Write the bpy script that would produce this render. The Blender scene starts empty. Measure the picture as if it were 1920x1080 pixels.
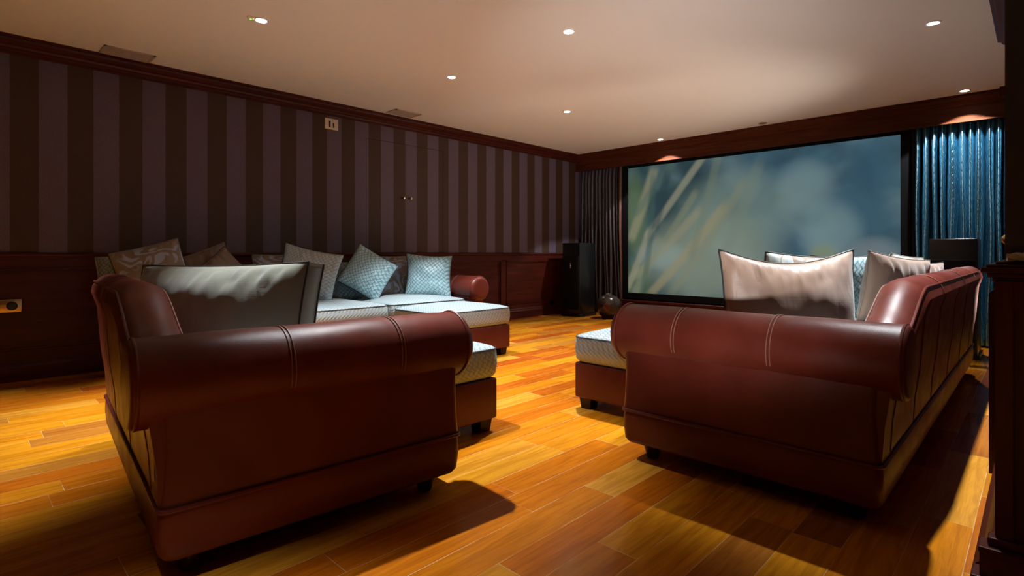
import bpy, bmesh, math, random
from mathutils import Vector, Matrix, noise
random.seed(7)
C = bpy.context.scene.collection
SC = bpy.context.scene
PI = math.pi

# ------------------------------------------------------------------ camera, world, exposure
F_PX, HOR, VPX, CAM_H = 1020.0, 474.0, 1950.0, 0.90
YAW = math.atan((VPX - 960) / F_PX)
cd = bpy.data.cameras.new('camera'); cam = bpy.data.objects.new('camera', cd); C.objects.link(cam)
cam.location = (0, 0, CAM_H); cam.rotation_euler = (PI / 2, 0, YAW)
cd.sensor_fit = 'HORIZONTAL'; cd.sensor_width = 36; cd.lens = 36 * F_PX / 1920
cd.shift_y = -(540 - HOR) / 1920; cd.clip_start = 0.02
SC.camera = cam
w = bpy.data.worlds.new('world'); SC.world = w; w.use_nodes = True
w.node_tree.nodes['Background'].inputs[0].default_value = (1.0, 0.72, 0.52, 1)
w.node_tree.nodes['Background'].inputs[1].default_value = 0.02
SC.view_settings.view_transform = 'Standard'; SC.view_settings.look = 'None'
SC.view_settings.gamma = 1; SC.view_settings.use_curve_mapping = False
SC.view_settings.exposure = 0.0
SC.cycles.max_bounces = 8; SC.cycles.diffuse_bounces = 5; SC.cycles.glossy_bounces = 4
SC.cycles.sample_clamp_indirect = 4.0; SC.cycles.caustics_reflective = False; SC.cycles.caustics_refractive = False
SC.cycles.use_denoising = True

LAMP_W = 500.0           # each ceiling downlight
LAMP_COL = (0.93, 0.97, 1.0)

def fill_spot(x, y, aim, power, size, col):  # added spot near the floor, aimed up to brighten the ceiling
    ld = bpy.data.lights.new('added_ceiling_fill', 'SPOT'); lo = bpy.data.objects.new('added_ceiling_fill', ld); C.objects.link(lo)
    lo.location = (x, y, .36); d = Vector((aim[0] - x, aim[1] - y, 2.40 - .36)); lo.rotation_euler = d.to_track_quat('-Z', 'Y').to_euler()
    ld.energy = power; ld.color = col; ld.spot_size = math.radians(size); ld.spot_blend = 1.0; ld.shadow_soft_size = .09
FILL_SPOTS = [(.15, .15, (-3.0, 5.1), 400.0, 44, (1.0, .98, .98)),         # added unseen fill that brightens the ceiling: one right of the camera,
            (.18, 5.62, (-4.0, 4.7), 215.0, 70, (1.0, .86, .74))]        # one in the alcove past the pier
for q in FILL_SPOTS: fill_spot(*q)

# the room: left wall x = WX, screen wall y = WY, ceiling z = CZ
WX, WY, CZ = -5.17, 6.90, 2.40
VAL_Y = 6.74             # front of the timber fascia over the screen
_a = YAW
FWD = (-math.sin(_a), math.cos(_a)); RGT = (math.cos(_a), math.sin(_a))
def ray(px, py):
    u = (px - 960) / F_PX; v = -(py - HOR) / F_PX
    return FWD[0] + RGT[0] * u, FWD[1] + RGT[1] * u, v

# ------------------------------------------------------------------ materials
class NT:
    def __init__(s, name):
        s.m = bpy.data.materials.new(name); s.m.use_nodes = True
        s.t = s.m.node_tree; s.b = s.t.nodes['Principled BSDF']; s.out = s.t.nodes['Material Output']
    def n(s, typ, **kw):
        nd = s.t.nodes.new(typ)
        for k, v in kw.items():
            if k.startswith('i_'):
                nd.inputs[int(k[2:])].default_value = v
            else:
                setattr(nd, k, v)
        return nd
    def l(s, a, b): s.t.links.new(a, b)
    def val(s, x, sock):
        if hasattr(x, 'is_output') or isinstance(x, bpy.types.NodeSocket): s.l(x, sock)
        else: sock.default_value = x
    def math(s, op, a, b=0.0, c=0.0, clamp=False):
        nd = s.n('ShaderNodeMath', operation=op, use_clamp=clamp)
        s.val(a, nd.inputs[0]); s.val(b, nd.inputs[1]); s.val(c, nd.inputs[2]); return nd.outputs[0]
    def mix(s, f, a, b, mode='MIX'):
        nd = s.n('ShaderNodeMix', data_type='RGBA', blend_type=mode)
        s.val(f, nd.inputs[0]); s.val(a if not isinstance(a, tuple) else (*a, 1), nd.inputs[6]); s.val(b if not isinstance(b, tuple) else (*b, 1), nd.inputs[7])
        return nd.outputs[2]
    def smooth(s, x, a, b, lo=0.0, hi=1.0):
        nd = s.n('ShaderNodeMapRange', interpolation_type='SMOOTHSTEP')
        s.val(x, nd.inputs[0]); nd.inputs[1].default_value = a; nd.inputs[2].default_value = b
        nd.inputs[3].default_value = lo; nd.inputs[4].default_value = hi
        return nd.outputs[0]
    def coord(s, kind='Object'):
        return s.n('ShaderNodeTexCoord').outputs[kind]
    def noise(s, vec, scale, detail=3.0, rough=0.5, dist=0.0, col=False):
        nd = s.n('ShaderNodeTexNoise'); s.l(vec, nd.inputs['Vector'])
        nd.inputs['Scale'].default_value = scale; nd.inputs['Detail'].default_value = detail
        nd.inputs['Roughness'].default_value = rough; nd.inputs['Distortion'].default_value = dist
        return nd.outputs['Color' if col else 'Fac']
    def map(s, vec, scale=(1, 1, 1), rot=(0, 0, 0), loc=(0, 0, 0)):
        nd = s.n('ShaderNodeMapping'); s.l(vec, nd.inputs[0])
        nd.inputs[1].default_value = loc; nd.inputs[2].default_value = rot; nd.inputs[3].default_value = scale
        return nd.outputs[0]
    def ramp(s, x, stops):
        nd = s.n('ShaderNodeValToRGB'); s.l(x, nd.inputs[0])
        el = nd.color_ramp.elements
        while len(el) < len(stops): el.new(0.5)
        for e, (p, c) in zip(el, stops): e.position = p; e.color = (*c, 1)
        return nd.outputs[0]
    def sep(s, vec):
        nd = s.n('ShaderNodeSeparateXYZ'); s.l(vec, nd.inputs[0]); return nd.outputs
    def bump(s, h, strength=0.3, dist=0.01):
        nd = s.n('ShaderNodeBump'); s.l(h, nd.inputs['Height'])
        nd.inputs['Strength'].default_value = strength; nd.inputs['Distance'].default_value = dist
        s.l(nd.outputs[0], s.b.inputs['Normal'])
    def fin(s, col=None, rough=None, spec=None, metal=None, coat=None, sheen=None):
        if col is not None: s.val((*col, 1) if isinstance(col, tuple) else col, s.b.inputs['Base Color'])
        if rough is not None: s.val(rough, s.b.inputs['Roughness'])
        if spec is not None: s.b.inputs['Specular IOR Level'].default_value = spec
        if metal is not None: s.b.inputs['Metallic'].default_value = metal
        if coat is not None: s.b.inputs['Coat Weight'].default_value = coat; s.b.inputs['Coat Roughness'].default_value = 0.12
        if sheen is not None: s.b.inputs['Sheen Weight'].default_value = sheen
        return s.m

def m_plain(name, col, rough=0.5, spec=0.5, metal=0.0, **k):
    t = NT(name)
    n = t.noise(t.coord(), 40, 2)
    c = t.mix(t.smooth(n, .3, .7), tuple(x * .9 for x in col), tuple(min(1, x * 1.08) for x in col))
    return t.fin(c, rough, spec, metal, **k)

def m_leather():
    t = NT('oxblood_leather'); co = t.coord()
    big = t.noise(co, 4.0, 3, .5)
    c = t.mix(t.smooth(big, .3, .75), (.080, .0120, .0066), (.112, .0185, .0105))
    v = t.n('ShaderNodeTexVoronoi', feature='DISTANCE_TO_EDGE'); t.l(co, v.inputs['Vector']); v.inputs['Scale'].default_value = 260
    h = t.math('ADD', t.math('MULTIPLY', t.smooth(v.outputs['Distance'], 0, .25), .25), t.math('MULTIPLY', t.noise(co, 14, 3), .9))
    t.bump(h, .10, .012)
    r = t.smooth(t.noise(co, 9, 3), .3, .7, .33, .44)
    return t.fin(c, r, .27)

def m_wood(name, c1, c2, axis=0, rough=.38, spec=.18):
    t = NT(name); co = t.coord()
    sc = [18, 18, 18]; sc[axis] = 1.2
    n = t.noise(t.map(co, tuple(sc)), 1.6, 5, .6, .6)
    c = t.mix(t.smooth(n, .3, .72), c1, c2)
    return t.fin(c, rough, spec)

def m_floor():
    t = NT('floor_boards'); x, y, z = t.sep(t.coord())
    PW = .1385
    fx = t.math('DIVIDE', t.math('ADD', x, 20 * PW + .156 + PW * 30), PW)
    row = t.math('FLOOR', fx); fr = t.math('FRACT', fx)
    wn = t.n('ShaderNodeTexWhiteNoise', noise_dimensions='1D'); t.l(row, wn.inputs['W'])
    wl = t.n('ShaderNodeTexWhiteNoise', noise_dimensions='1D'); t.l(t.math('ADD', row, 91.3), wl.inputs['W'])
    L = t.math('ADD', t.math('MULTIPLY', wl.outputs['Value'], .45), .62)
    fy = t.math('DIVIDE', t.math('ADD', y, t.math('MULTIPLY', wn.outputs['Value'], 9.0)), L)
    idy = t.math('FLOOR', fy); fry = t.math('FRACT', fy)
    cb = t.n('ShaderNodeCombineXYZ'); t.l(row, cb.inputs[0]); t.l(idy, cb.inputs[1])
    w2 = t.n('ShaderNodeTexWhiteNoise', noise_dimensions='2D'); t.l(cb.outputs[0], w2.inputs['Vector'])
    base = t.ramp(w2.outputs['Value'], [(0.0, (.33, .060, .006)), (.22, (.44, .122, .005)), (.5, (.51, .182, .007)), (.75, (.54, .222, .010)), (.92, (.55, .24, .026)), (1.0, (.28, .085, .012))])
    # grain along y, offset per board
    cg = t.n('ShaderNodeCombineXYZ')
    t.l(t.math('MULTIPLY', x, 26.0), cg.inputs[0]); t.l(t.math('ADD', t.math('MULTIPLY', y, 1.7), t.math('MULTIPLY', w2.outputs['Value'], 37.0)), cg.inputs[1]); t.l(t.math('MULTIPLY', w2.outputs['Value'], 11.0), cg.inputs[2])
    g = t.noise(cg.outputs[0], 1.3, 5, .62, 1.2)
    c = t.mix(t.smooth(g, .34, .70, .0, .62), base, t.mix(1.0, base, (.50, .40, .30), 'MULTIPLY'))
    fine = t.n('ShaderNodeCombineXYZ'); t.l(t.math('MULTIPLY', x, 240.0), fine.inputs[0]); t.l(t.math('MULTIPLY', y, 9.0), fine.inputs[1])
    c = t.mix(t.smooth(t.noise(fine.outputs[0], 1.0, 2), .45, .75, 0, .28), c, t.mix(1.0, c, (.5, .45, .4), 'MULTIPLY'))
    # pale filler in the joints
    dx = t.math('MULTIPLY', t.math('SUBTRACT', .5, t.math('ABSOLUTE', t.math('SUBTRACT', fr, .5))), PW)
    dy = t.math('MULTIPLY', t.math('SUBTRACT', .5, t.math('ABSOLUTE', t.math('SUBTRACT', fry, .5))), L)
    d = t.math('MINIMUM', dx, dy)
    wob = t.smooth(t.noise(t.coord(), 7, 2), .35, .65, .15, 1.0)
    gap = t.math('MULTIPLY', t.smooth(d, .0004, .0013, 1, 0), wob)
    c = t.mix(gap, c, (.60, .42, .22))
    t.bump(t.math('ADD', t.smooth(d, 0, .003), t.math('MULTIPLY', g, .05)), .12, .002)
    r = t.smooth(t.noise(t.coord(), 3, 3), .3, .7, .16, .25)
    return t.fin(c, r, .30)

def m_wallpaper():
    t = NT('striped_wallpaper'); x, y, z = t.sep(t.coord())
    # light band from 1.227 to 1.391, repeating every 0.317 m along the wall
    f = t.math('FRACT', t.math('DIVIDE', t.math('ADD', y, 20 * .3148 - 1.067), .3148))
    s = t.smooth(t.math('ABSOLUTE', t.math('SUBTRACT', f, .256)), .248, .262, 1, 0)
    n = t.noise(t.map(t.coord(), (1, 90, 40)), 2.2, 4, .7)
    la = t.mix(t.smooth(n, .3, .7), (.080, .056, .082), (.112, .080, .112))
    da = t.mix(t.smooth(n, .3, .7), (.036, .0165, .0085), (.054, .0250, .0135))
    t.bump(n, .15, .002)
    return t.fin(t.mix(s, da, la), .55, .35)

def weave_height(t, co, scale):
    """basket weave of small slanted bars in the local x/y plane: returns height 0..1"""
    x_, y_, z_ = t.sep(co); cb = t.n('ShaderNodeCombineXYZ'); t.l(t.math('ADD', x_, z_), cb.inputs[0]); t.l(t.math('ADD', y_, t.math('MULTIPLY', z_, .45)), cb.inputs[1])
    u, v, _ = t.sep(t.map(cb.outputs[0], (scale, scale, scale), (0, 0, PI / 4)))
    fu, fv = t.math('FRACT', u), t.math('FRACT', v)
    par = t.math('MODULO', t.math('ABSOLUTE', t.math('ADD', t.math('FLOOR', u), t.math('FLOOR', v))), 2.0)
    a = t.math('MULTIPLY', t.math('SUBTRACT', .5, t.math('ABSOLUTE', t.math('SUBTRACT', fu, .5))), 2.0)
    b = t.math('MULTIPLY', t.math('SUBTRACT', .5, t.math('ABSOLUTE', t.math('SUBTRACT', fv, .5))), 2.0)
    sel = t.math('GREATER_THAN', par, .5)
    nd = t.n('ShaderNodeMix', data_type='FLOAT'); t.l(sel, nd.inputs[0]); t.l(a, nd.inputs[2]); t.l(b, nd.inputs[3])
    return t.smooth(nd.outputs[0], .0, .7)

def m_weave(name, c1, c2, scale=42, rough=.42):
    t = NT(name); co = t.coord()
    h = weave_height(t, co, scale)
    c = t.mix(h, c1, c2)
    t.bump(h, .45, .004)
    return t.fin(c, rough, .5, sheen=.15)

def m_satin(name, c1, c2, rough=.34):
    t = NT(name); co = t.coord()
    n = t.noise(t.map(co, (1, 120, 1)), 3, 3)
    c = t.mix(t.smooth(t.noise(co, 3, 2), .3, .7), c1, c2)
    t.bump(t.math('ADD', t.math('MULTIPLY', t.noise(t.map(co, (1.7, .55, 1)), 9, 3, .55, .6), .9), t.math('MULTIPLY', n, .1)), .16, .02)
    m = t.fin(c, rough, .6, sheen=.3)
    t.b.inputs['Anisotropic'].default_value = .4
    return m

def m_damask(name, ground, figure, figure2):
    t = NT(name); co = t.coord()
    q = t.map(co, (1, 1, 1))
    sw = t.noise(q, 4.2, 1.0, .4, 1.1)
    wv_ = t.math('SINE', t.math('MULTIPLY', sw, 52.0))
    vor = t.n('ShaderNodeTexVoronoi', feature='F1'); t.l(co, vor.inputs['Vector']); vor.inputs['Scale'].default_value = 9
    rings = t.math('SINE', t.math('MULTIPLY', vor.outputs['Distance'], 34.0))
    a = t.smooth(wv_, .15, .45); b = t.smooth(rings, .1, .4)
    zone = t.smooth(t.noise(co, 6, 1), .46, .52)
    c = t.mix(t.math('MULTIPLY', a, zone), ground, figure)
    c = t.mix(t.math('MULTIPLY', t.math('MULTIPLY', b, t.smooth(vor.outputs['Distance'], .34, .44, 1, 0)), t.math('SUBTRACT', 1.0, zone)), c, figure2)
    t.bump(t.math('ADD', a, b), .12, .002)
    return t.fin(c, .42, .5, sheen=.2)

def m_curtain(name, c1, c2, rough=.32, aniso=.5):
    t = NT(name); x, y, z = t.sep(t.coord('UV'))
    u = t.math('MULTIPLY', x, 1.0); v = t.math('MULTIPLY', y, 1.0)
    k = 26.0
    p = t.math('MULTIPLY', t.math('ADD', u, t.math('MULTIPLY', v, .5)), k); q = t.math('MULTIPLY', t.math('SUBTRACT', u, t.math('MULTIPLY', v, .5)), k)
    dp = t.math('ABSOLUTE', t.math('SUBTRACT', t.math('FRACT', p), .5)); dq = t.math('ABSOLUTE', t.math('SUBTRACT', t.math('FRACT', q), .5))
    line = t.smooth(t.math('MINIMUM', dp, dq), .03, .11, 1, 0)
    c = t.mix(line, c1, c2)
    t.bump(t.math('SUBTRACT', 1.0, line), .35, .004)
    m = t.fin(c, rough, .7, metal=1.0 if 'blue' in name else 0.0); t.b.inputs['Anisotropic'].default_value = aniso
    t.b.inputs['Anisotropic Rotation'].default_value = .25
    tg = t.n('ShaderNodeTangent', direction_type='RADIAL', axis='Z'); t.l(tg.outputs[0], t.b.inputs['Tangent'])
    return m

def m_emit(name, col, strength):
    t = NT(name); t.t.nodes.remove(t.b)
    e = t.n('ShaderNodeEmission'); e.inputs[0].default_value = (*col, 1); e.inputs[1].default_value = strength
    t.l(e.outputs[0], t.out.inputs[0]); return t.m

def s2l(c): return tuple(((x / 255 + .055) / 1.055) ** 2.4 if x > 10 else x / 255 / 12.92 for x in c)

def m_picture():
    """the projected film frame: an out-of-focus marsh with reeds"""
    t = NT('projected_film_picture'); t.t.nodes.remove(t.b)
    co = t.coord('UV'); u, v, _ = t.sep(co)
    n1 = t.noise(t.map(co, (3.2, 1.8, 1), (0, 0, .25)), 1.6, 2.5, .45, .5)
    c = t.mix(t.smooth(u, .30, .62), s2l((42, 62, 66)), s2l((58, 86, 100)))
    c = t.mix(t.smooth(n1, .38, .75, 0, .5), c, s2l((104, 126, 130)))
    n2 = t.noise(t.map(co, (3.0, 2.2, 1), (0, 0, -.5), (4, 2, 0)), 2.0, 2, .45)
    c = t.mix(t.smooth(n2, .42, .75, 0, .6), c, s2l((38, 54, 62)))
    def blob(c, x, y, rx, ry, col, k):
        d = t.math('ADD', t.math('POWER', t.math('DIVIDE', t.math('SUBTRACT', u, x), rx), 2.0), t.math('POWER', t.math('DIVIDE', t.math('SUBTRACT', v, y), ry), 2.0))
        return t.mix(t.smooth(d, 0, 1, k, 0), c, s2l(col))
    c = blob(c, .03, .62, .08, .42, (88, 106, 70), .7)
    c = blob(c, .04, .10, .10, .2, (96, 112, 72), .5)
    c = blob(c, .16, .30, .14, .14, (108, 128, 136), .8)
    c = blob(c, .36, .28, .36, .42, (140, 150, 132), .62)      # pale ground mist over the marsh
    c = blob(c, .48, .62, .30, .34, (118, 134, 122), .50)
    c = blob(c, .72, .74, .12, .22, (118, 140, 140), .55)
    c = blob(c, .80, .44, .12, .26, (116, 140, 142), .6)
    c = blob(c, .78, .30, .06, .10, (122, 130, 92), .6)
    c = blob(c, .93, .32, .09, .12, (128, 138, 140), .5)
    c = blob(c, .90, .80, .10, .3, (52, 84, 104), .5)
    def reed(c, x0, y0, x1, y1, wd, col, k):
        # soft stroke from (x0,y0) to (x1,y1) in picture units (u by v, aspect 1.82)
        A = 1.82; dx, dy = (x1 - x0) * A, y1 - y0; L = math.hypot(dx, dy); nx, ny = -dy / L, dx / L
        bend = t.math('MULTIPLY', t.math('SINE', t.math('MULTIPLY', v, 4.0)), .02)
        d = t.math('ADD', t.math('MULTIPLY', t.math('SUBTRACT', u, x0), A * nx), t.math('MULTIPLY', t.math('SUBTRACT', v, y0), ny))
        d = t.math('ABSOLUTE', t.math('ADD', d, bend))
        s = t.math('DIVIDE', t.math('ADD', t.math('MULTIPLY', t.math('SUBTRACT', u, x0), A * dx / L), t.math('MULTIPLY', t.math('SUBTRACT', v, y0), dy / L)), L)
        e = t.math('MULTIPLY', t.smooth(s, -.05, .08), t.smooth(s, .9, 1.05, 1, 0))
        return t.mix(t.math('MULTIPLY', t.smooth(d, wd * .25, wd, k, 0), e), c, s2l(col))
    R = [(.0, .42, .14, .98, .060, (136, 134, 108), .62), (.02, .12, .34, .66, .050, (132, 130, 106), .62), (.08, .46, .36, 1.02, .040, (140, 140, 118), .60),
         (.03, -.02, .15, .46, .060, (118, 124, 104), .6), (.10, -.02, .44, .68, .054, (138, 130, 100), .62), (-.01, .02, .10, .52, .045, (140, 138, 116), .6),
         (.16, .40, .32, .78, .040, (116, 120, 98), .55), (.20, .0, .52, .84, .046, (122, 122, 98), .42), (.28, .28, .42, 1.02, .045, (104, 114, 98), .45),
         (.34, -.02, .58, .96, .060, (110, 120, 104), .35), (.02, .62, .24, 1.02, .050, (74, 94, 86), .5), (.07, .0, .13, .95, .040, (60, 82, 76), .5), (.12, .5, .2, .95, .05, (44, 60, 66), .6)]
    for r in R: c = reed(c, *r)
    e = t.n('ShaderNodeEmission'); t.l(c, e.inputs[0]); e.inputs[1].default_value = 1.0
    t.l(e.outputs[0], t.out.inputs[0]); return t.m

M = dict(
    leather=m_leather(),
    stitch=m_plain('leather_stitching', (.18, .075, .05), .5),
    floor=m_floor(), wallpaper=m_wallpaper(),
    wood=m_wood('dark_mahogany', (.038, .0062, .0034), (.068, .0120, .0058), 1),
    woodf=m_wood('fascia_mahogany', (.044, .0088, .0030), (.076, .0205, .0050), 0, .6, .08),
    woodx=m_wood('dark_mahogany_crosswise', (.038, .0062, .0034), (.068, .0120, .0058), 0),
    woodz=m_wood('dark_mahogany_upright', (.038, .0062, .0034), (.068, .0120, .0058), 2),
    ceiling=NT('ceiling_plaster').fin((.76, .75, .71), .6, .3),
    plaster=m_plain('dark_wall_paint', (.02, .010, .008), .6),
    pier=m_plain('dark_plum_wallpaper', (.018, .013, .017), .6),
    weave=m_weave('pale_blue_basketweave', (.18, .245, .27), (.345, .415, .435)),
    weave2=m_weave('blue_basketweave', (.095, .215, .275), (.37, .55, .60), 34),
    weave3=m_weave('slate_basketweave', (.05, .075, .10), (.17, .23, .28), 38),
    olive=m_satin('olive_satin', (.150, .158, .120), (.20, .21, .165), .42),
    tan=m_satin('tan_satin', (.20, .125, .085), (.26, .165, .115), .46),
    brown=m_satin('brown_satin', (.10, .065, .045), (.14, .09, .062), .38),
    damask=m_damask('blue_brown_damask', (.14, .105, .075), (.22, .27, .38), (.26, .31, .42)),
    damask2=m_damask('pale_damask', (.34, .36, .34), (.20, .14, .10), (.30, .36, .42)),
    cord=m_plain('dark_piping_cord', (.022, .024, .026), .5),
    palecord=m_plain('tan_piping_cord', (.20, .17, .14), .5),
    curtain_blue=m_curtain('blue_silk_curtain', (.22, .44, .56), (.10, .22, .30), .34, .80),
    curtain_dark=m_curtain('plum_brown_curtain', (.035, .022, .026), (.012, .007, .008), .36),
    lining=m_plain('brown_curtain_lining', (.10, .042, .026), .6),
    black=m_plain('black_lacquer', (.006, .006, .007), .28),
    grille=m_plain('black_speaker_cloth', (.006, .006, .007), .8, .1),
    blackmatte=m_plain('black_velvet_border', (.004, .004, .004), .85, .1),
    foot=m_wood('dark_turned_wood', (.018, .006, .004), (.03, .01, .006), 2, .25),
    chrome=m_plain('polished_chrome', (.75, .75, .75), .15, .5, 1.0),
    brass=m_plain('antique_brass', (.55, .36, .16), .28, .5, 1.0),
    ivory=m_plain('ivory_plastic', (.62, .50, .36), .45),
    dark=m_plain('dark_socket_hole', (.01, .008, .006), .6),
    vent=m_plain('vent_paint', (.42, .33, .27), .55),
    white=m_plain('white_trim_paint', (.75, .72, .68), .4),
    tagm=m_plain('woven_tag', (.5, .42, .33), .7),
    globe=m_plain('dark_glazed_ceramic', (.03, .018, .012), .16, .5, coat=.1),
    rope=m_plain('silver_rope', (.30, .30, .29), .35, .6),
    lens=m_emit('lit_lamp_glass', (.95, .98, 1.0), 26.0),
    lens_off=m_plain('unlit_lamp_glass', (.22, .15, .12), .3),
    led_green=m_emit('green_indicator', (.18, 1.0, .05), 2.2),
    led_amber=m_emit('amber_indicator', (1.0, .5, .2), 2.0),
    picture=m_picture(),
)

# ------------------------------------------------------------------ mesh helpers
def obj(name, bm, mat, parent=None, smooth=True, angle=40, loc=None):
    bmesh.ops.recalc_face_normals(bm, faces=bm.faces[:])
    me = bpy.data.meshes.new(name); bm.to_mesh(me); bm.free()
    me.materials.append(mat)
    if smooth:
        for p in me.polygons: p.use_smooth = True
        me.set_sharp_from_angle(angle=math.radians(angle))
    o = bpy.data.objects.new(name, me); C.objects.link(o)
    if parent is not None: o.parent = parent
    if loc is not None: o.location = loc
    return o

def tag(o, label, cat, group=None):
    o['label'] = label; o['category'] = cat
    if group: o['group'] = group
    return o

def thing(name, label, cat, loc=(0, 0, 0), rotz=0.0, group=None):
    o = bpy.data.objects.new(name, None); C.objects.link(o); o.empty_display_size = .1
    o.location = loc; o.rotation_euler = (0, 0, rotz)
    return tag(o, label, cat, group)

def struct(name, bm, mat, parent=None, smooth=False, **k):
    o = obj(name, bm, mat, parent, smooth, **k)
    if parent is None: o['kind'] = 'structure'
    return o

def box(bm, x0, x1, y0, y1, z0, z1, bev=0.0, seg=3):
    r = bmesh.ops.create_cube(bm, size=1.0)
    vs = r['verts']
    for v in vs:
        v.co = Vector(((x0 + x1) / 2 + v.co.x * (x1 - x0), (y0 + y1) / 2 + v.co.y * (y1 - y0), (z0 + z1) / 2 + v.co.z * (z1 - z0)))
    if bev > 0:
        es = list({e for v in vs for e in v.link_edges})
        bmesh.ops.bevel(bm, geom=es, offset=bev, segments=seg, profile=.5, affect='EDGES')
    return bm

def B(*a, **k): return box(bmesh.new(), *a, **k)

def loft(bm, rings, closed=True, caps=True):
    """rings: list of lists of points with equal counts"""
    vr = [[bm.verts.new(p) for p in r] for r in rings]
    n = len(rings[0])
    for a, b in zip(vr, vr[1:]):
        for i in range(n if closed else n - 1):
            j = (i + 1) % n
            bm.faces.new((a[i], a[j], b[j], b[i]))
    if caps and closed:
        bm.faces.new(vr[0]); bm.faces.new(list(reversed(vr[-1])))
    return bm

def lathe(bm, prof, axis_at=(0, 0), n=24):
    rings = []
    for r, z in prof:
        rings.append([(axis_at[0] + r * math.cos(2 * PI * i / n), axis_at[1] + r * math.sin(2 * PI * i / n), z) for i in range(n)])
    return loft(bm, rings)

def tube(bm, pts, r, n=8, closed=False):
    pts = [Vector(p) for p in pts]; m = len(pts); rings = []
    up = Vector((0, 0, 1)); prev = None
    for i, p in enumerate(pts):
        a = pts[(i - 1) % m] if (closed or i > 0) else p
        b = pts[(i + 1) % m] if (closed or i < m - 1) else p
        d = (b - a).normalized()
        if prev is None:
            x = d.cross(up) if abs(d.dot(up)) < .95 else d.cross(Vector((1, 0, 0)))
        else:
            x = prev - d * prev.dot(d)
        x.normalize(); prev = x; y = d.cross(x)
        rings.append([p + x * (r * math.cos(2 * PI * k / n)) + y * (r * math.sin(2 * PI * k / n)) for k in range(n)])
    if closed: rings.append(rings[0])
    return loft(bm, rings, True, not closed)

def sstep(a, b, x):
    t = max(0, min(1, (x - a) / (b - a))); return t * t * (3 - 2 * t)

def extrude_profile(bm, prof, p0, p1, nrm):
    """prof: (out, z) closed polygon; swept from p0 to p1 (xy), nrm = outward xy direction"""
    rings = []
    for p in (p0, p1):
        rings.append([(p[0] + nrm[0] * a, p[1] + nrm[1] * a, z) for a, z in prof])
    return loft(bm, rings)

# ------------------------------------------------------------------ the room
XR = 1.6; YB = -1.6
bm = bmesh.new(); box(bm, WX - .2, XR + .2, YB - .2, WY + .2, -.1, 0); struct('floor', bm, M['floor'])
bm = bmesh.new(); box(bm, WX - .2, XR + .2, YB - .2, WY + .2, CZ, CZ + .1); struct('ceiling', bm, M['ceiling'])

# left wall with a recess cut for the hidden cupboard doors (y 3.09..4.13, z .9..2.125)
DY0, DY1, DZ1 = 3.091, 4.126, 2.125
bm = bmesh.new()
box(bm, WX - .12, WX, YB, DY0 - .004, .86, CZ); box(bm, WX - .12, WX, DY1 + .004, WY, .86, CZ); box(bm, WX - .12, WX, DY0 - .004, DY1 + .004, DZ1 + .004, CZ)
box(bm, WX - .12, WX - .03, DY0 - .004, DY1 + .004, .86, DZ1 + .004)
struct('wall_left', bm, M['wallpaper'])
DM = (DY0 + DY1) / 2 - .014
door = bpy.data.objects.new('door_1', None); C.objects.link(door); door['kind'] = 'structure'
for a, b in ((DY0, DM - .002), (DM + .002, DY1)):
    obj('door_leaf', B(WX - .029, WX + .001, a, b, .905, DZ1), M['wallpaper'], door, False)
for yk in (3.552, 3.646):
    k = bmesh.new(); lathe(k, [(.012, 0), (.009, .006), (.007, .018), (.016, .026), (.019, .034), (.014, .042), (.004, .045)], n=16)
    o = obj('knob', k, M['brass'], door); o.rotation_euler = (0, PI / 2, 0); o.location = (WX + .001, yk, 1.518)

# screen wall, right wall, wall behind
struct('wall_front', B(WX - .2, XR + .2, WY, WY + .12, 0, CZ), M['plaster'])
struct('wall_back', B(WX - .2, XR + .2, YB - .12, YB, 0, CZ), M['plaster'])

# panelled dado on the left wall
bm = bmesh.new()
box(bm, WX - .12, WX + .012, YB, WY, 0, .86)                                      # back boards
extr = [(0, .855), (.02, .855), (.024, .868), (.034, .874), (.036, .886), (.028, .896), (.012, .902), (0, .902)]
extrude_profile(bm, extr, (WX, YB), (WX, WY), (1, 0))
step, edge = 1.0, 5.142
ys = []
y = edge
while y > YB: y -= step
while y < WY + step:
    ys.append(y); y += step
for yy in ys:                                                                      # stiles
    if YB + .06 < yy < WY - .06: box(bm, WX, WX + .026, yy - .045, yy + .045, .12, .80)
box(bm, WX, WX + .026, YB, WY, .79, .86); box(bm, WX, WX + .026, YB, WY, .10, .20)
for a, b in zip(ys, ys[1:]):                                                       # raised moulding round each panel
    a, b = max(a + .045, YB + .02), min(b - .045, WY - .02)
    if b - a < .1: continue
    for q in (0, 1):
        o0, o1 = q * .016, q * .016 + .014; hgt = .034 - q * .012
        box(bm, WX, WX + hgt, a + o0, a + o1, .20 + o0, .79 - o0); box(bm, WX, WX + hgt, b - o1, b - o0, .20 + o0, .79 - o0)
        box(bm, WX, WX + hgt, a + o0, b - o0, .79 - o1, .79 - o0); box(bm, WX, WX + hgt, a + o0, b - o0, .20 + o0, .20 + o1)
struct('trim_1', bm, M['wood'])
SK = [(0, 0), (.048, 0), (.048, .10), (.040, .112), (.036, .128), (.028, .138), (0, .142)]
bm = bmesh.new(); extrude_profile(bm, SK, (WX, YB), (WX, WY), (1, 0)); struct('baseboard_left', bm, M['wood'])

# cornices
CO = [(0, CZ), (.118, CZ), (.118, CZ - .018), (.104, CZ - .022), (.098, CZ - .036), (.078, CZ - .052), (.056, CZ - .062), (.048, CZ - .074), (.030, CZ - .080), (.026, CZ - .096), (.012, CZ - .100), (0, CZ - .11)]
bm = bmesh.new(); extrude_profile(bm, CO, (WX, YB), (WX, WY), (1, 0)); struct('trim_2', bm, M['wood'], angle=30)

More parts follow.
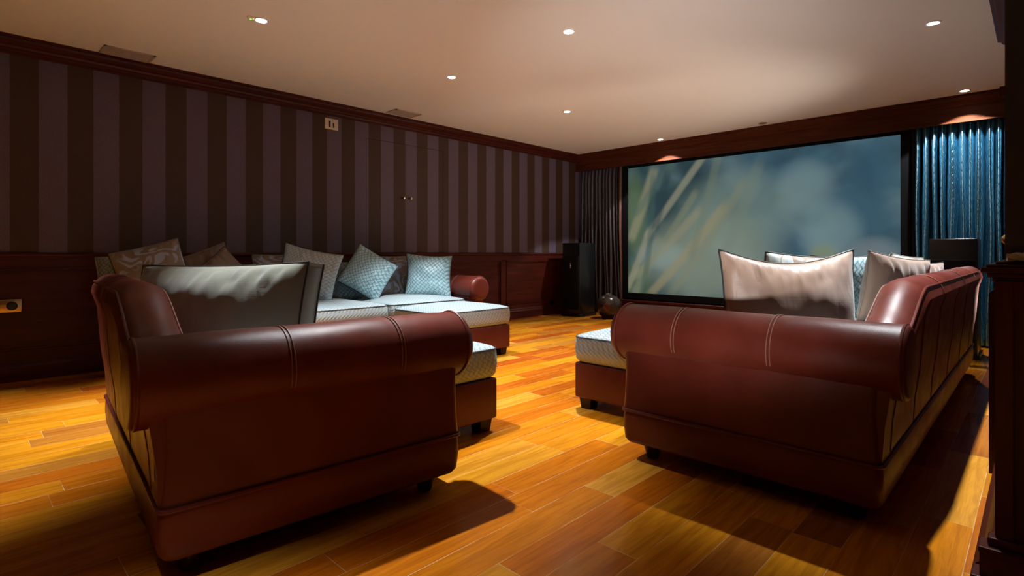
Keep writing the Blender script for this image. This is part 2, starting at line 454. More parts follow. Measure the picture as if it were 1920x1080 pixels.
# fascia over the screen with its own cornice
bm = bmesh.new(); box(bm, WX, -.12, VAL_Y, VAL_Y + .03, 2.150, CZ)
CO2 = [(a * .70, z) for a, z in CO]
extrude_profile(bm, CO2, (WX, VAL_Y), (-.16, VAL_Y), (0, -1))
box(bm, -.262, -.10, VAL_Y - .15, VAL_Y, CZ - .085, CZ)                            # return block at the right end
box(bm, WX, -.12, VAL_Y - .012, VAL_Y, 2.150, 2.166)
struct('trim_3', bm, M['woodf'])

# low panelled plinth under the screen, and the uprights either side of it
bm = bmesh.new(); box(bm, -4.36, -.95, 6.80, WY, 0, .225); box(bm, -4.38, -.93, 6.785, WY, .195, .225, .006); box(bm, -4.37, -.94, 6.788, WY, 0, .09)
struct('trim_4', bm, M['woodx'])

# right hand wall: a pier near the camera, wall with cornice beyond, curtain alcove past its end
bm = bmesh.new(); box(bm, -.067, XR, 1.95, 5.10, .87, CZ); struct('wall_right', bm, M['pier'])
bm = bmesh.new(); box(bm, -.086, XR, 1.93, 2.95, 0, .83)
for k, (dx, z0, z1) in enumerate(((.092, .823, .835), (.102, .835, .847), (.114, .847, .861), (.104, .861, .869), (.086, .869, .877))):
    box(bm, -dx, XR, 1.95 - (dx - .067), 2.95, z0, z1, .003, 2)
# raised frame on the pier's end
box(bm, -.084, -.050, 1.916, 1.94, .15, .825); box(bm, -.050, XR, 1.918, 1.94, .75, .825)
struct('trim_5', bm, M['woodz'])
bm = bmesh.new()
prof = [(0, 0), (.066, 0), (.066, .046), (.050, .062), (.030, .118), (.024, .128), (0, .13)]
extrude_profile(bm, prof, (-.067, 1.95), (-.067, 2.95), (-1, 0))
box(bm, -.133, XR, 1.875, 1.951, 0, .052, .004); box(bm, -.115, XR, 1.890, 1.951, .052, .115); box(bm, -.118, XR, 1.884, 1.951, .112, .128, .004); box(bm, -.100, XR, 1.905, 1.951, .128, .150, .005)
struct('baseboard_right', bm, M['wood'])
bm = bmesh.new()                                                                   # side panel standing proud beyond the pier
loft(bm, [[(x, yy, z) for x, z in ((-.150, 0), (-.150, .735), (-.112, .775), (-.05, .775), (-.05, 0))] for yy in (2.95, 5.08)])
struct('trim_6', bm, M['woodz'])
bm = bmesh.new()
extrude_profile(bm, [(a * 1.25, z) for a, z in CO], (-.067, 1.95), (-.067, 5.14), (-1, 0)); box(bm, -.10, XR, 5.06, 5.14, CZ - .11, CZ)
struct('trim_7', bm, M['wood'])
struct('wall_alcove', B(.55, .65, 5.1, WY, 0, CZ), M['plaster'])

# ------------------------------------------------------------------ screen
SX0, SX1, SZ0, SZ1, SY = -4.295, -1.035, .325, 2.125, 6.855
scr = thing('projection_screen', 'wide cinema screen with black border showing a misty reed marsh', 'projection screen', ((SX0 + SX1) / 2, SY, SZ0))
cx = (SX0 + SX1) / 2; hw = (SX1 - SX0) / 2; hh = SZ1 - SZ0
bm = bmesh.new(); uvl = bm.loops.layers.uv.new('UVMap')
vs = [bm.verts.new(p) for p in ((-hw, 0, 0), (hw, 0, 0), (hw, 0, hh), (-hw, 0, hh))]
f = bm.faces.new(vs)
for lp, uv in zip(f.loops, ((0, 0), (1, 0), (1, 1), (0, 1))): lp[uvl].uv = uv
obj('screen_picture', bm, M['picture'], scr, False)
bm = bmesh.new(); bw = .085
for a in ((-hw - bw, -hw, -bw, hh + bw * .45), (hw, hw + bw, -bw, hh + bw * .45), (-hw, hw, -bw, 0), (-hw, hw, hh, hh + bw * .45)):
    box(bm, a[0], a[1], -.022, .03, a[2], a[3])
box(bm, -hw, hw, .004, .03, 0, hh)
obj('screen_border', bm, M['blackmatte'], scr, False)

# ------------------------------------------------------------------ curtains
def curtain(name, label, mat, x0, x1, y, z0, z1, folds, amp, seed, lean=0.0):
    rnd = random.Random(seed); N, R = folds * 14, 40
    ph = [rnd.uniform(-.35, .35) for _ in range(folds + 2)]; am = [rnd.uniform(.55, 1.2) for _ in range(folds + 2)]
    bm = bmesh.new(); uvl = bm.loops.layers.uv.new('UVMap'); V = []; S = []
    for j in range(R + 1):
        v = j / R; z = z0 + (z1 - z0) * v; row = []; srow = []; s = 0; last = None
        for i in range(N + 1):
            tt = i / N; kf = tt * folds; k = int(kf); fr = kf - k
            a = am[k] * (1 - fr) + am[k + 1] * fr; p = ph[k] * (1 - fr) + ph[k + 1] * fr
            ang = 2 * PI * (kf + p * .5) + .35 * math.sin(3.1 * v + k * 1.7) * (1 - v)
            head = .45 + .55 * sstep(1.0, .90, v)
            d = amp * (.55 + .45 * a) * head * math.tanh(2.4 * (math.sin(ang) + .30))
            x = x0 + (x1 - x0) * tt + .012 * math.sin(ang * 2) + .018 * math.sin(2.3 * v * PI + k * 2.1) * (1 - v)
            x += lean * (1 - v) * (1 - v) * tt
            co = Vector((x, y - d, z)); 
            if last is not None: s += (Vector((co.x, co.y, 0)) - Vector((last.x, last.y, 0))).length
            last = co; row.append(bm.verts.new(co)); srow.append(s)
        V.append(row); S.append(srow)
    for j in range(R):
        for i in range(N):
            f = bm.faces.new((V[j][i], V[j][i + 1], V[j + 1][i + 1], V[j + 1][i]))
            for lp, (jj, ii) in zip(f.loops, ((j, i), (j, i + 1), (j + 1, i + 1), (j + 1, i))):
                lp[uvl].uv = (S[jj][ii], z0 + (z1 - z0) * jj / R)
    o = obj(name, bm, mat, None, True, 180)
    so = o.modifiers.new('thickness', 'SOLIDIFY'); so.thickness = .003
    return tag(o, label, 'curtain')
curtain('curtain', 'blue silk curtain with quilted sheen gathered right of the screen', M['curtain_blue'], -.912, .05, 6.838, .02, 2.20, 14, .050, 3)
curtain('curtain', 'dark plum curtain gathered left of the screen', M['curtain_dark'], -5.10, -4.47, 6.838, .05, 2.20, 10, .044, 5, .06)
curtain('curtain_lining', 'plain brown curtain edge hanging flat between plum curtain and screen', M['lining'], -4.440, -4.402, 6.845, .08, 2.20, 1, .010, 9, .03)

# ------------------------------------------------------------------ ceiling fittings
def downlight(x, y, label, lit=True):
    t = thing('downlight', label, 'ceiling light', (x, y, CZ), 0, 'recessed ceiling downlights')
    bm = bmesh.new(); lathe(bm, [(.030, -.002), (.034, -.006), (.040, -.007), (.045, -.004), (.046, 0)], n=32)
    obj('bezel', bm, M['white'] if lit else M['lens_off'], t)
    bm = bmesh.new(); lathe(bm, [(.001, -.0075), (.020, -.0075), (.030, -.005), (.030, -.002), (.001, -.002)], n=32)
    obj('lamp_glass', bm, M['lens'] if lit else M['lens_off'], t)
    if lit: lamp(x, y, LAMP_W * .45 if y > 6 else None, 104 if y > 6 else 62 if x < -3.5 and y < 2 else 66, .12 if y > 6 else .6)
    return t
def lamp(x, y, power=None, size=None, blend=.7):
    ld = bpy.data.lights.new('downlight_beam', 'SPOT'); lo = bpy.data.objects.new('downlight_beam', ld); C.objects.link(lo)
    lo.location = (x, y, CZ - .012); ld.energy = power or LAMP_W; ld.color = LAMP_COL
    ld.spot_size = math.radians(size or 88); ld.spot_blend = blend; ld.shadow_soft_size = .025
GR = [(-3.60, 1.39, 'lit downlight beside the green indicator on the ceiling'), (-3.60, 2.97, 'lit downlight nearest the small ceiling vent, above the far left sofa'),
      (-2.29, 2.91, 'lit downlight alone in the middle of the ceiling near the top edge'), (-3.60, 4.55, 'lit downlight in front of the left end of the screen, second from the fascia'),
      (-3.60, 6.52, 'lit downlight close against the fascia above the left part of the screen'), (-.50, 4.46, 'lit downlight above the right sofa, near the top right of the ceiling'),
      (-.50, 6.52, 'lit downlight close against the fascia above the blue curtain')]
for g in GR: downlight(*g)
downlight(-2.30, 6.53, 'unlit downlight close against the fascia above the middle of the screen', False)
# lamps of the same grid above and behind the camera
for x, y in ((-2.29, 1.39), (-.50, 2.97), (-3.60, -.19), (-.50, -.19)):
    downlight(x, y, 'lit downlight of the ceiling grid overhead, out of the picture')

t = thing('smoke_detector', 'small ceiling sensor with green light beside a downlight', 'smoke detector', (-3.60, 1.325, CZ))
bm = bmesh.new(); lathe(bm, [(.022, 0), (.022, -.008), (.016, -.013), (.001, -.014)], n=24); obj('housing', bm, M['white'], t)
bm = bmesh.new(); lathe(bm, [(.007, -.013), (.006, -.017), (.001, -.019)], n=12); obj('green_indicator_lamp', bm, M['led_green'], t)
bm = bmesh.new(); lathe(bm, [(.0035, -.012), (.003, -.015), (.001, -.016)], (.012, .012), n=10); obj('amber_indicator_lamp', bm, M['led_amber'], t)

def vent(cx, cy, label):
    t = thing('ceiling_vent', label, 'vent', (cx, cy, CZ), 0, 'ceiling air vents')
    W, L = .20, .32
    bm = bmesh.new()
    for a in ((-W / 2, -W / 2 + .018, -L / 2, L / 2), (W / 2 - .018, W / 2, -L / 2, L / 2), (-W / 2, W / 2, -L / 2, -L / 2 + .018), (-W / 2, W / 2, L / 2 - .018, L / 2)):
        box(bm, *a, -.010, 0)
    obj('frame', bm, M['vent'], t, False)
    bm = bmesh.new(); box(bm, -W / 2 + .01, W / 2 - .01, -L / 2 + .01, L / 2 - .01, -.002, 0); obj('backing', bm, M['dark'], t, False)
    for k in range(9):
        xx = -W / 2 + .026 + k * (W - .052) / 8
        bm = bmesh.new(); box(bm, xx - .006, xx + .006, -L / 2 + .016, L / 2 - .016, -.008, -.004); obj('slat', bm, M['vent'], t, False)
vent(-4.93, .925, 'slatted ceiling vent at the far left, close to the left cornice')
vent(-4.90, 3.38, 'slatted ceiling vent above the striped cupboard doors')

for q in FILL_SPOTS:  # invented housings for the added ceiling fill, out of view
    t = thing('added_fill_housing', 'added fill light housing in the alcove past the pier' if q[1] > 3 else 'added fill light housing standing before the pier', 'added fill light', (q[0], q[1], 0))
    bm = bmesh.new(); lathe(bm, [(.11, 0), (.11, .012), (.03, .02), (.022, .05), (.022, .16), (.06, .20), (.10, .25), (.105, .26), (.098, .262), (.05, .21), (.001, .205)], n=28); obj('housing', bm, M['black'], t)

# wall plates
t = thing('socket_plate', 'ivory double socket plate high on the striped wall below cornice', 'socket', (WX, 2.688, 2.207))
obj('plate', B(0, .010, -.072, .072, -.055, .055, .003), M['ivory'], t)
obj('slot', B(.008, .0115, -.030, -.012, -.034, .030), M['dark'], t, False); obj('slot', B(.008, .0115, .012, .030, -.036, .014), M['dark'], t, False)
obj('switch_cover', B(.008, .014, .008, .040, .020, .042, .002), M['ivory'], t)
t = thing('socket_plate', 'brass socket plate low on the dark dado at far left', 'socket', (WX + .026, .283, .53))
obj('plate', B(0, .008, -.062, .062, -.045, .045, .003), M['brass'], t)
bm = bmesh.new(); lathe(bm, [(.030, 0), (.030, .010), (.022, .022), (.002, .024)], n=20); o = obj('plug', bm, M['dark'], t); o.rotation_euler = (0, PI / 2, 0); o.location = (.006, .01, 0)

# ------------------------------------------------------------------ speakers and small things by the screen
def speaker(label, x0, x1, y0, y1, h, badge):
    t = thing('floor_speaker', label, 'speaker', ((x0 + x1) / 2, (y0 + y1) / 2, 0), 0, 'floor standing speakers')
    W, D = (x1 - x0) / 2, (y1 - y0) / 2
    obj('cabinet', B(-W, W, -D, D, .035, h, .006), M['black'], t)
    obj('plinth', B(-W - .015, W + .015, -D - .015, D + .015, 0, .04, .004), M['black'], t)
    obj('grille', B(-W + .015, W - .015, -D - .014, -D, .10, h - .19, .005), M['grille'], t)
    obj('trim_bar', B(-W + .008, W - .008, -D - .006, -D, h - .182, h - .176), M['black'], t, False)
    if badge: obj('badge', B(-.012, .012, -D - .018, -D - .013, .68, .76, .003), M['chrome'], t)
speaker('tall black floor speaker in front of the blue curtain', -.70, -.375, 5.98, 6.36, 1.02, False)
speaker('tall black floor speaker in front of the plum curtain', -4.93, -4.62, 6.12, 6.48, 1.04, True)

t = thing('ceramic_globe', 'dark glossy ball shaped vase on the floor left of the screen', 'vase', (-4.26, 6.30, 0))
bm = bmesh.new(); pr = [(.06, 0), (.085, .004)]
for k in range(1, 22):
    a = -PI / 2 + .42 + k * (PI - .62) / 22; pr.append((.175 * math.cos(a), .165 + .165 * math.sin(a)))
lathe(bm, pr + [(.036, .338), (.028, .330), (.001, .30)], n=40); obj('body', bm, M['globe'], t)
bm = bmesh.new(); lathe(bm, [(.052, 0), (.050, .008), (.034, .010), (.026, .004), (.001, .002)], n=24)
o = obj('red_port', bm, m_plain('dull_red_glaze', (.10, .02, .015), .3), t); o.rotation_euler = (PI / 2, 0, .45); o.location = (.075, -.158, .165)

# brass holdback and rope on the right hand pier
t = thing('curtain_holdback', 'small brass curtain holdback beside the blue curtain at pier edge', 'curtain holdback', (-.205, 6.58, 1.02))
bm = bmesh.new(); lathe(bm, [(.045, 0), (.047, .008), (.036, .018), (.014, .026), (.001, .028)], n=24); o = obj('rosette', bm, M['brass'], t); o.rotation_euler = (PI / 2, 0, 0)
bm = bmesh.new(); tube(bm, [(0, 0, 0), (0, .12, 0), (0, .325, 0)], .010); obj('stem', bm, M['brass'], t)
bm = bmesh.new()
for ph in (0, 2 * PI / 3, 4 * PI / 3):
    pts = []
    for k in range(120):
        s = k / 119; x = -.062 + s * .52; 
        if s < .10: z0 = .012 * math.sin(s / .10 * PI * .5)
        else: z0 = .012
        a = s * 46 + ph
        pts.append((x, 1.924 + .006 * math.cos(a) + .006 * math.sin(s * 5), .877 + .011 + z0 * .3 + .006 * math.sin(a)))
    tube(bm, pts, .0055, 6)
tag(obj('rope_tieback', bm, M['rope']), 'twisted silver grey rope lying on the cap of the right pier', 'rope')

# ------------------------------------------------------------------ sofas
def arm_section(uc, zc, r, n=26):
    return [(uc + r * math.cos(2 * PI * i / n), zc + r * math.sin(2 * PI * i / n)) for i in range(n)]

def sofa(label, loc, rotz, L, mir, arms, D=1.0, cushions=2, tagged=False, seat_from=None):
    S = -1 if mir else 1
    t = thing('leather_sofa', label, 'sofa', loc, rotz, 'oxblood leather sofas with rolled arms')
    P = lambda u, w_, z: Vector((S * u, w_, z))
    def bx(u0, u1, w0, w1, z0, z1, bev, seg=3):
        a, b = sorted((S * u0, S * u1)); return B(a, b, w0, w1, z0, z1, bev, seg)
    AH, R, RC = .668, .124, .126
    u_in0 = .235 if 0 in arms else .0; u_in1 = L - .235 if 1 in arms else L
    # --- base rail, bellied a little
    bm = bmesh.new(); rings = []
    for z, o in ((.075, -.036), (.080, -.022), (.095, -.012), (.15, -.007), (.195, -.008), (.212, -.011), (.216, -.018)):
        r_ = .035; pts = []
        for cu, cw, a0 in ((L - r_ + o, D - r_ + o, 0), (r_ - o, D - r_ + o, PI / 2), (r_ - o, r_ - o, PI), (L - r_ + o, r_ - o, 1.5 * PI)):
            for k in range(5):
                a = a0 + k * PI / 8; pts.append(P(cu + r_ * math.cos(a), cw + r_ * math.sin(a), z))
        rings.append(pts)
    loft(bm, rings); base = obj('base', bm, M['leather'], t)
    bm = bmesh.new(); rr = .033; pts = []
    for cu, cw, a0 in ((L - rr, D - rr, 0), (rr, D - rr, PI / 2), (rr, rr, PI), (L - rr, rr, 1.5 * PI)):
        for k in range(5):
            a = a0 + k * PI / 8; pts.append(P(cu + (rr - .009) * math.cos(a), cw + (rr - .009) * math.sin(a), .219))
    tube(bm, pts, .0065, 8, True); obj('piping', bm, M['leather'], base)
    # --- seat platform
    obj('seat_platform', bx(u_in0 - .02, u_in1 + .02, .15, D - .035, .21, .285, .015), M['leather'], t)
    # --- arms
    for k in arms:
        fl = (lambda u: u) if k == 0 else (lambda u: L - u)
        a, b = sorted((fl(.022), fl(.222)))
        bm = bmesh.new(); rings = []
        for z, o in ((.214, .004), (.26, .0), (.38, -.004), (.50, -.002), (.56, 0.0)):
            r_ = .03; pts = []
            for cu, cw, a0 in ((b - r_ + o, D - .006 - r_ + o, 0), (a + r_ - o, D - .006 - r_ + o, PI / 2), (a + r_ - o, .014 + r_ - o, PI), (b - r_ + o, .014 + r_ - o, 1.5 * PI)):
                for q in range(4):
                    an = a0 + q * PI / 6; pts.append(P(cu + r_ * math.cos(an), cw + r_ * math.sin(an), z))
            rings.append(pts)
        loft(bm, rings); obj('arm_panel', bm, M['leather'], t)
        # roll: slightly flattened cylinder with rounded ends and faint dents
        bm = bmesh.new(); rings = []; uc = fl(RC); zc = AH - R
        stat = []
        for q in range(7): an = PI / 2 * q / 6; stat.append((-.052 + .022 * (1 - math.cos(an)), .86 + .14 * math.sin(an)))
        NW = 34; W1 = D + .012
        for q in range(1, NW): stat.append((-.030 + (W1 + .030) * q / NW, 1.0))
        for q in range(9): an = PI / 2 * q / 8; stat.append((W1 + .050 * math.sin(an), .66 + .34 * math.cos(an)))
        for w_, s_ in stat:
            ring = []
            for i in range(40):
                an = 2 * PI * i / 40
                rr_ = R * s_ * (1 + .02 * noise.noise(Vector((w_ * 5, math.cos(an) * 1.5, math.sin(an) * 1.5 + k * 5))))
                for sw in (D * .36, D * .74):
                    rr_ -= .0030 * math.exp(-((w_ - sw) / .012) ** 2)
                ring.append(P(uc + rr_ * 1.02 * math.cos(an) * (1 if k == 0 else -1), w_, zc + rr_ * math.sin(an)))
            rings.append(ring)
        loft(bm, rings); roll = obj('arm_roll', bm, M['leather'], t, True, 60)
        # stitched bands across the roll, piping round both ends
        for sw in (D * .36, D * .74):
            bm = bmesh.new()
            for dw in (-.006, .006):
                tube(bm, [P(uc + (R * 1.012 + .0005) * math.cos(an), sw + dw, zc + (R + .0005) * math.sin(an)) for an in [(-.35 + 3.9 * i / 30) if k == 0 else (-.35 + 3.9 * i / 30) for i in range(31)]], .0020, 6)
            obj('seam', bm, M['stitch'], roll)
        for sw, rs in ((-.036, .985), (D + .022, 1.0)):
            bm = bmesh.new(); tube(bm, [P(uc + R * 1.02 * rs * math.cos(an), sw, zc + R * rs * math.sin(an)) for an in [2 * PI * i / 40 for i in range(40)]], .0052, 8, True)
            obj('piping', bm, M['leather'], roll)
    # --- back: scrolled section, low at the arms and rising in an S curve
    def top(u):
        h = AH - .018 - .07 * max(1 - sstep(.06, .26, u) if 0 in arms else 0, 1 - sstep(.06, .26, L - u) if 1 in arms else 0)
        r0 = sstep(.16, .62, u) if 0 in arms else 1.0
        r1 = sstep(.16, .62, L - u) if 1 in arms else 1.0
        return h + .150 * min(r0, r1)
    def section(u):
        h = top(u); q = (h - .65) / .15
        pts = [(.014, .214), (.006, .34), (-.008, .44), (-.024, max(.48, h - .15)), (-.038 - .008 * max(0, q), h - .080)]
        c_w, c_z, r_ = .043 - .006 * max(0, q), h - .078, .078
        for i in range(11):
            an = PI * (1.0 - i / 10.0); pts.append((c_w + r_ * 1.05 * math.cos(an), c_z + r_ * math.sin(an)))
        pts += [(.126, h - .14), (.130, min(.46, h - .16)), (.136, .30), (.140, .214)]
        return pts
    us = [.034 + (L - .068) * i / 72 for i in range(73)]
    bm = bmesh.new(); loft(bm, [[P(u, a, b) for a, b in section(u)] for u in us]); back = obj('backrest', bm, M['leather'], t, True, 60)
    u0 = .27 if 0 in arms else .02; u1 = L - .27 if 1 in arms else L - .02
    for an_, nm in ((2.55, 'piping'), (.62, 'seam')):
        bm = bmesh.new(); pts = []
        for i in range(60):
            u = u0 + (u1 - u0) * i / 59; h = top(u); q = (h - .65) / .15
            pts.append(P(u, .043 - .006 * max(0, q) + .0835 * math.cos(an_), h - .078 + .080 * math.sin(an_)))
        tube(bm, pts, .0050 if nm == 'piping' else .0025, 8); obj(nm, bm, M['leather'] if nm == 'piping' else M['stitch'], back)
    # cross seams over the back's top
    us_ = [u for u in (.98, 1.9, 2.6) if u < L - .3]
    for u in us_:
        h = top(u); bm = bmesh.new()
        tube(bm, [P(u, .035 + .0830 * math.cos(PI * (1 - i / 14)), h - .078 + .0790 * math.sin(PI * (1 - i / 14))) for i in range(15)], .0022, 6); obj('seam', bm, M['stitch'], back)
    # upright seams on the outside back
    for u in [x for x in (.16, .62, 1.1, 1.7, 2.3, 2.9) if x < L - .1]:
        h = top(u); bm = bmesh.new(); sec = section(u)[:5]
        tube(bm, [P(u, a - .0005, b) for a, b in sec], .0022, 6); obj('seam', bm, M['leather'], back)
    # --- loose seat cushions
    n = cushions; span = (u_in1 - u_in0) / n
    for i in range(n):
        c = box_cushion(span - .012, D - .20, .17, M['weave'], t, 'seat_cushion')
        c.location = P(u_in0 + span * (i + .5), .17 + (D - .19) / 2, .285)
    # --- turned feet
    for u in (.12, L - .12):
        for w_ in (.10, D - .10):
            bm = bmesh.new(); lathe(bm, [(.020, 0), (.026, .004), (.030, .022), (.036, .044), (.042, .060), (.036, .068), (.046, .076), (.046, .085)], n=20)
            o = obj('foot', bm, M['foot'], t); o.location = P(u, w_, 0)
    if tagged:
        bm = bmesh.new(); box(bm, -.0015, .0015, -.012, .012, -.04, .04); o = obj('fabric_tag', bm, M['tagm'], t, False); o['label'] = 'small pale care tag'
        o.location = P(.075, .0045, .33); o.rotation_euler = (0, 0, PI / 2)
    return t

def box_cushion(W, Dp, H, mat, parent, name, cord=None):
    """box cushion, origin at the middle of its underside, crowned top, piped edges"""
    bm = bmesh.new(); rings = []; N = 12
    def outline(sx, sy, z, r):
        pts = []
        hx, hy = W / 2 * sx, Dp / 2 * sy
        for cx_, cy_, a0 in ((hx - r, hy - r, 0), (-hx + r, hy - r, PI / 2), (-hx + r, -hy + r, PI), (hx - r, -hy + r, 1.5 * PI)):
            for k in range(6):
                a = a0 + k * PI / 10; pts.append((cx_ + r * math.cos(a), cy_ + r * math.sin(a), z))
        return pts
    prof = [(.5, 0), (.9, 0.0), (.965, .012), (.992, .10 * H + .01), (1.008, .45 * H), (1.0, .80 * H), (.988, .90 * H), (.955, .96 * H), (.86, 1.02 * H), (.70, 1.10 * H), (.5, 1.16 * H), (.3, 1.19 * H), (.1, 1.20 * H)]
    for s_, z in prof: rings.append(outline(s_, s_, z, .05 * s_))
    loft(bm, rings); c = obj(name, bm, mat, parent, True, 80)
    for z, s_ in ((.90 * H, .990), (.03, .982)):
        bm = bmesh.new(); tube(bm, outline(s_, s_, z, .05), .0042, 6, True); obj('piping', bm, cord or M['cord'], c)
    return c

def footstool(label, loc, rotz, W, Dp, mat=None):
    t = thing('footstool', label, 'footstool', loc, rotz, 'leather footstools with woven cushion tops')
    obj('base', B(-W / 2, W / 2, -Dp / 2, Dp / 2, .065, .268, .012), M['leather'], t)
    c = box_cushion(W + .012, Dp + .03, .165, mat or M['weave'], t, 'cushion'); c.location = (0, 0, .266)
    for sx in (-1, 1):
        for sy in (-1, 1):
            x, y = sx * (W / 2 - .06), sy * (Dp / 2 - .06)
            bm = bmesh.new(); loft(bm, [[(x - a, y - a, z), (x + a, y - a, z), (x + a, y + a, z), (x - a, y + a, z)] for a, z in ((.032, 0), (.040, .066))])
            obj('foot', bm, M['foot'], t, False)
    return t

# near left sofa: rolled arm along +y, back towards the camera, seat facing the screen
sofa('leather sofa nearest the camera on the left, its back and rolled arm turned to us', (-1.635, .365, 0), -PI / 36, 1.60, True, (0,), .98, 1, True)
# right sofa: back along the right wall, rolled arm towards the camera
sofa('leather sofa on the right, backing onto the pier, with tan pillows', (-.348, 2.030, 0), PI / 2, 3.30, False, (0,), .975, 3)
# far left sofa against the striped wall
sofa('leather sofa against the striped wall under the row of blue pillows', (-5.07, 3.800, 0), -PI / 2, 2.92, False, (0,), 1.02, 3)

footstool('footstool at the end of the near left sofa, half hidden by its rolled arm', (-2.375, 1.665, 0), 0, .80, .53)
footstool('brightly lit footstool in front of the far left sofa', (-3.69, 3.06, 0), 0, .62, .80)
footstool('footstool left of the right sofa, beyond its rolled arm', (-1.66, 2.92, 0), 0, .56, .80)

# ------------------------------------------------------------------ scatter cushions
def cushion_mesh(W, H, T, sag=0.0, seed=0, wr=1.0, pinch=.05, gusset=0.0, N=40, pw=.42, pleat=0.0):
    rnd = Vector((seed * 3.1, seed * 1.7, seed * .9))
    def edge(u, v):
        # outline pulled in between the corners
        x = u * (1 - pinch * (1 - v * v)); y = v * (1 - pinch * (1 - u * u))
        y -= sag * (1 - u * u) ** 1.2 * max(0, v) ** 2
        return x * W / 2, y * H / 2
    bm = bmesh.new(); grids = []
    for sgn in (1, -1):
        g = []
        for j in range(N + 1):
            row = []
            for i in range(N + 1):
                u, v = -1 + 2 * i / N, -1 + 2 * j / N
                x, y = edge(u, v)
                f = max(0, (1 - u ** 2)) ** pw * max(0, (1 - v ** 2)) ** pw
                z = T / 2 * f
                p = Vector((u * 2.2, v * 2.2, sgn * 3)) + rnd
                fold = noise.noise(Vector((u * 6.5 + .6 * noise.noise(p), v * 1.6, sgn)) + rnd)
                z += wr * .012 * fold * min(1, f * 2.2) * (0.35 + .65 * abs(v))
                z += wr * .014 * noise.noise(p) * f
                if pleat:
                    edge_ = sstep(.05, .75, abs(v)) * sstep(1.0, .80, abs(v)) * sstep(1.0, .85, abs(u))
                    q = noise.noise(Vector((u * 9 + 1.2 * v * noise.noise(Vector((u * 3, 0, seed))), v * .9, seed + sgn)))
                    z += pleat * (abs(q) * 2 - .5) * edge_
                row.append(bm.verts.new((x, y, sgn * (z + gusset / 2))))
            g.append(row)
        grids.append(g)
        for j in range(N):
            for i in range(N):
                bm.faces.new((g[j][i], g[j][i + 1], g[j + 1][i + 1], g[j + 1][i]) if sgn > 0 else (g[j][i], g[j + 1][i], g[j + 1][i + 1], g[j][i + 1]))
    rim = [(0, i) for i in range(N)] + [(j, N) for j in range(N)] + [(N, i) for i in range(N, 0, -1)] + [(j, 0) for j in range(N, 0, -1)]
    if gusset > 0:
        for (a, b), (c, d) in zip(rim, rim[1:] + rim[:1]):
            bm.faces.new((grids[0][a][b], grids[1][a][b], grids[1][c][d], grids[0][c][d]))
    else:
        bmesh.ops.remove_doubles(bm, verts=bm.verts, dist=1e-5)
    loops = []
    for sgn in ((1, -1) if gusset > 0 else (1,)):
        loops.append([(*edge(-1 + 2 * i / N, -1 + 2 * j / N), sgn * gusset / 2) for j, i in rim])
    return bm, loops

def cushion(label, loc, W, H, T, mat, yaw, lean, roll, cord='cord', group=None, sag=0.0, seed=0, wr=1.0, gusset=0.0, front=None, cat='cushion', pinch=.05, pw=.42, pleat=0.0):
    bm, loops = cushion_mesh(W, H, T, sag, seed, wr, pinch, gusset, 44, pw, pleat)
    o = obj('scatter_cushion', bm, mat, None, True, 75)
    if front is not None:                                       # a second fabric on the far face
        o.data.materials.append(front)
        for p in o.data.polygons:
            if p.center.z < -(gusset / 2 if gusset else .0) + 1e-4 and p.normal.z < -.15: p.material_index = 1
    o.matrix_world = Matrix.Translation(loc) @ Matrix.Rotation(yaw, 4, 'Z') @ Matrix.Rotation(PI / 2 - lean, 4, 'X') @ Matrix.Rotation(roll, 4, 'Z')
    tag(o, label, cat, group)
    for lp in loops:
        bm = bmesh.new(); tube(bm, lp, .0042, 6, True); obj('piping', bm, M[cord], o)
    return o
R_ = math.radians
# back cushions: plain satin backs towards us, patterned faces to the seats
cushion('long olive satin back cushion behind the near left sofa arm', (-2.63, .822, .628), 1.19, .44, .22, M['olive'], R_(15), R_(10), R_(1.2), seed=1, wr=.6, pw=.62, pleat=.016, gusset=.075, front=M['damask2'], sag=.04, pinch=.02)
cushion('large plain tan satin cushion standing in the corner of the right sofa arm', (-.80, 2.60, .675), .64, .48, .19, M['tan'], R_(50), R_(5), R_(0), sag=.22, seed=2, wr=.6, pw=.55, pleat=.015)
cushion('patterned cushion just peeping over the large tan satin cushion', (-.885, 3.00, .665), .40, .46, .12, M['damask2'], R_(46), R_(-8), R_(-4), seed=3)

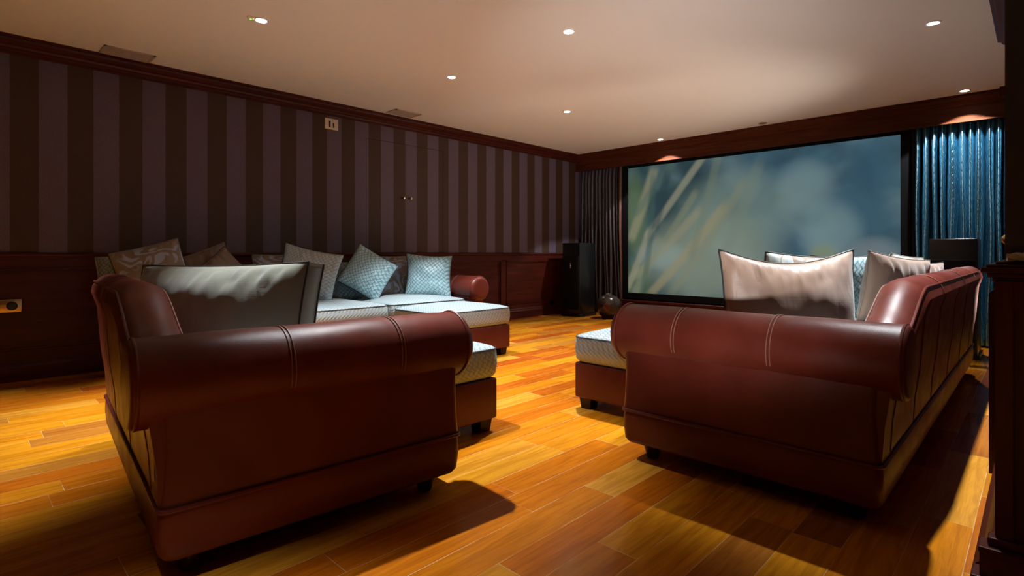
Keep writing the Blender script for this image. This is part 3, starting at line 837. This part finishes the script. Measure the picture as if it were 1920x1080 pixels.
def on_px(px, py, xp):
    d = ray(px, py); s = xp / d[0]; return Vector((xp, d[1] * s, CAM_H + d[2] * s))
GB = 'cushions on the sofa by the striped wall'
def bc(px, py, xp, label, W, H, T, mat, yaw, lean, roll, **k):
    return cushion(label, on_px(px, py, xp), W, H, T, mat, R_(yaw), R_(lean), R_(roll), group=GB, **k)
bc(250, 530, -4.74, 'dark woven cushion at the far left end of the back row', .44, .44, .15, M['weave3'], 62, 12, 8, cord='palecord', seed=4)
bc(288, 516, -4.62, 'blue and brown damask cushion with a pointed top corner, left of the brown pair', .44, .46, .15, M['damask'], 74, 10, 16, seed=5)
bc(388, 520, -4.72, 'tan brown cushion half hidden behind the dark brown cushion', .42, .44, .15, M['brown'], 66, 10, 22, cord='palecord', seed=6)
bc(418, 532, -4.58, 'dark brown cushion tipped on its corner in the back row', .42, .42, .15, M['brown'], 80, 10, 42, seed=7)
bc(520, 520, -4.80, 'damask cushion mostly hidden behind the upright pale woven cushion', .40, .42, .14, M['damask'], 76, 12, 0, seed=8)
bc(578, 518, -4.58, 'pale woven cushion stood edge on, tallest in the middle of the row', .50, .50, .17, M['weave'], 62, 8, -13, seed=9, pinch=.08)
bc(636, 528, -4.82, 'slate blue woven cushion in shadow behind the diamond set one', .44, .40, .14, M['weave3'], 74, 16, 0, seed=10)
bc(690, 512, -4.60, 'blue woven cushion set on its corner like a diamond', .43, .43, .16, M['weave2'], 70, 16, -33, seed=11)
bc(735, 518, -4.78, 'blue and brown damask cushion with scrolls, right of the diamond set cushion', .44, .44, .13, M['damask'], 78, 14, 0, seed=12)
bc(804, 517, -4.46, 'square blue woven cushion at the right end of the row beside the sofa arm', .47, .45, .17, M['weave2'], 56, 16, -3, seed=13, pinch=.09)

GC = 'cushions along the back of the right sofa'
cushion('light blue woven cushion between the large tan cushion and the sofa back', (-.93, 3.95, .665), .50, .44, .16, M['weave2'], R_(60), R_(-10), R_(0), group=GC, seed=14)
cushion('tan satin cushion leaning on the right sofa back, corner up', (-.650, 4.08, .670), .62, .43, .16, M['tan'], R_(68), R_(-6), R_(-6), 'palecord', group=GC, seed=15, wr=.6, pinch=.08, pleat=.012)
cushion('tan satin cushion lying slumped behind the leaning tan one', (-.60, 4.72, .66), .56, .36, .15, M['tan'], R_(80), R_(-16), R_(0), 'cord', group=GC, seed=17)
cushion('pale satin cushion farthest along the right sofa back', (-.76, 4.90, .69), .50, .40, .15, M['damask2'], R_(74), R_(-18), R_(-4), 'palecord', group=GC, seed=16)
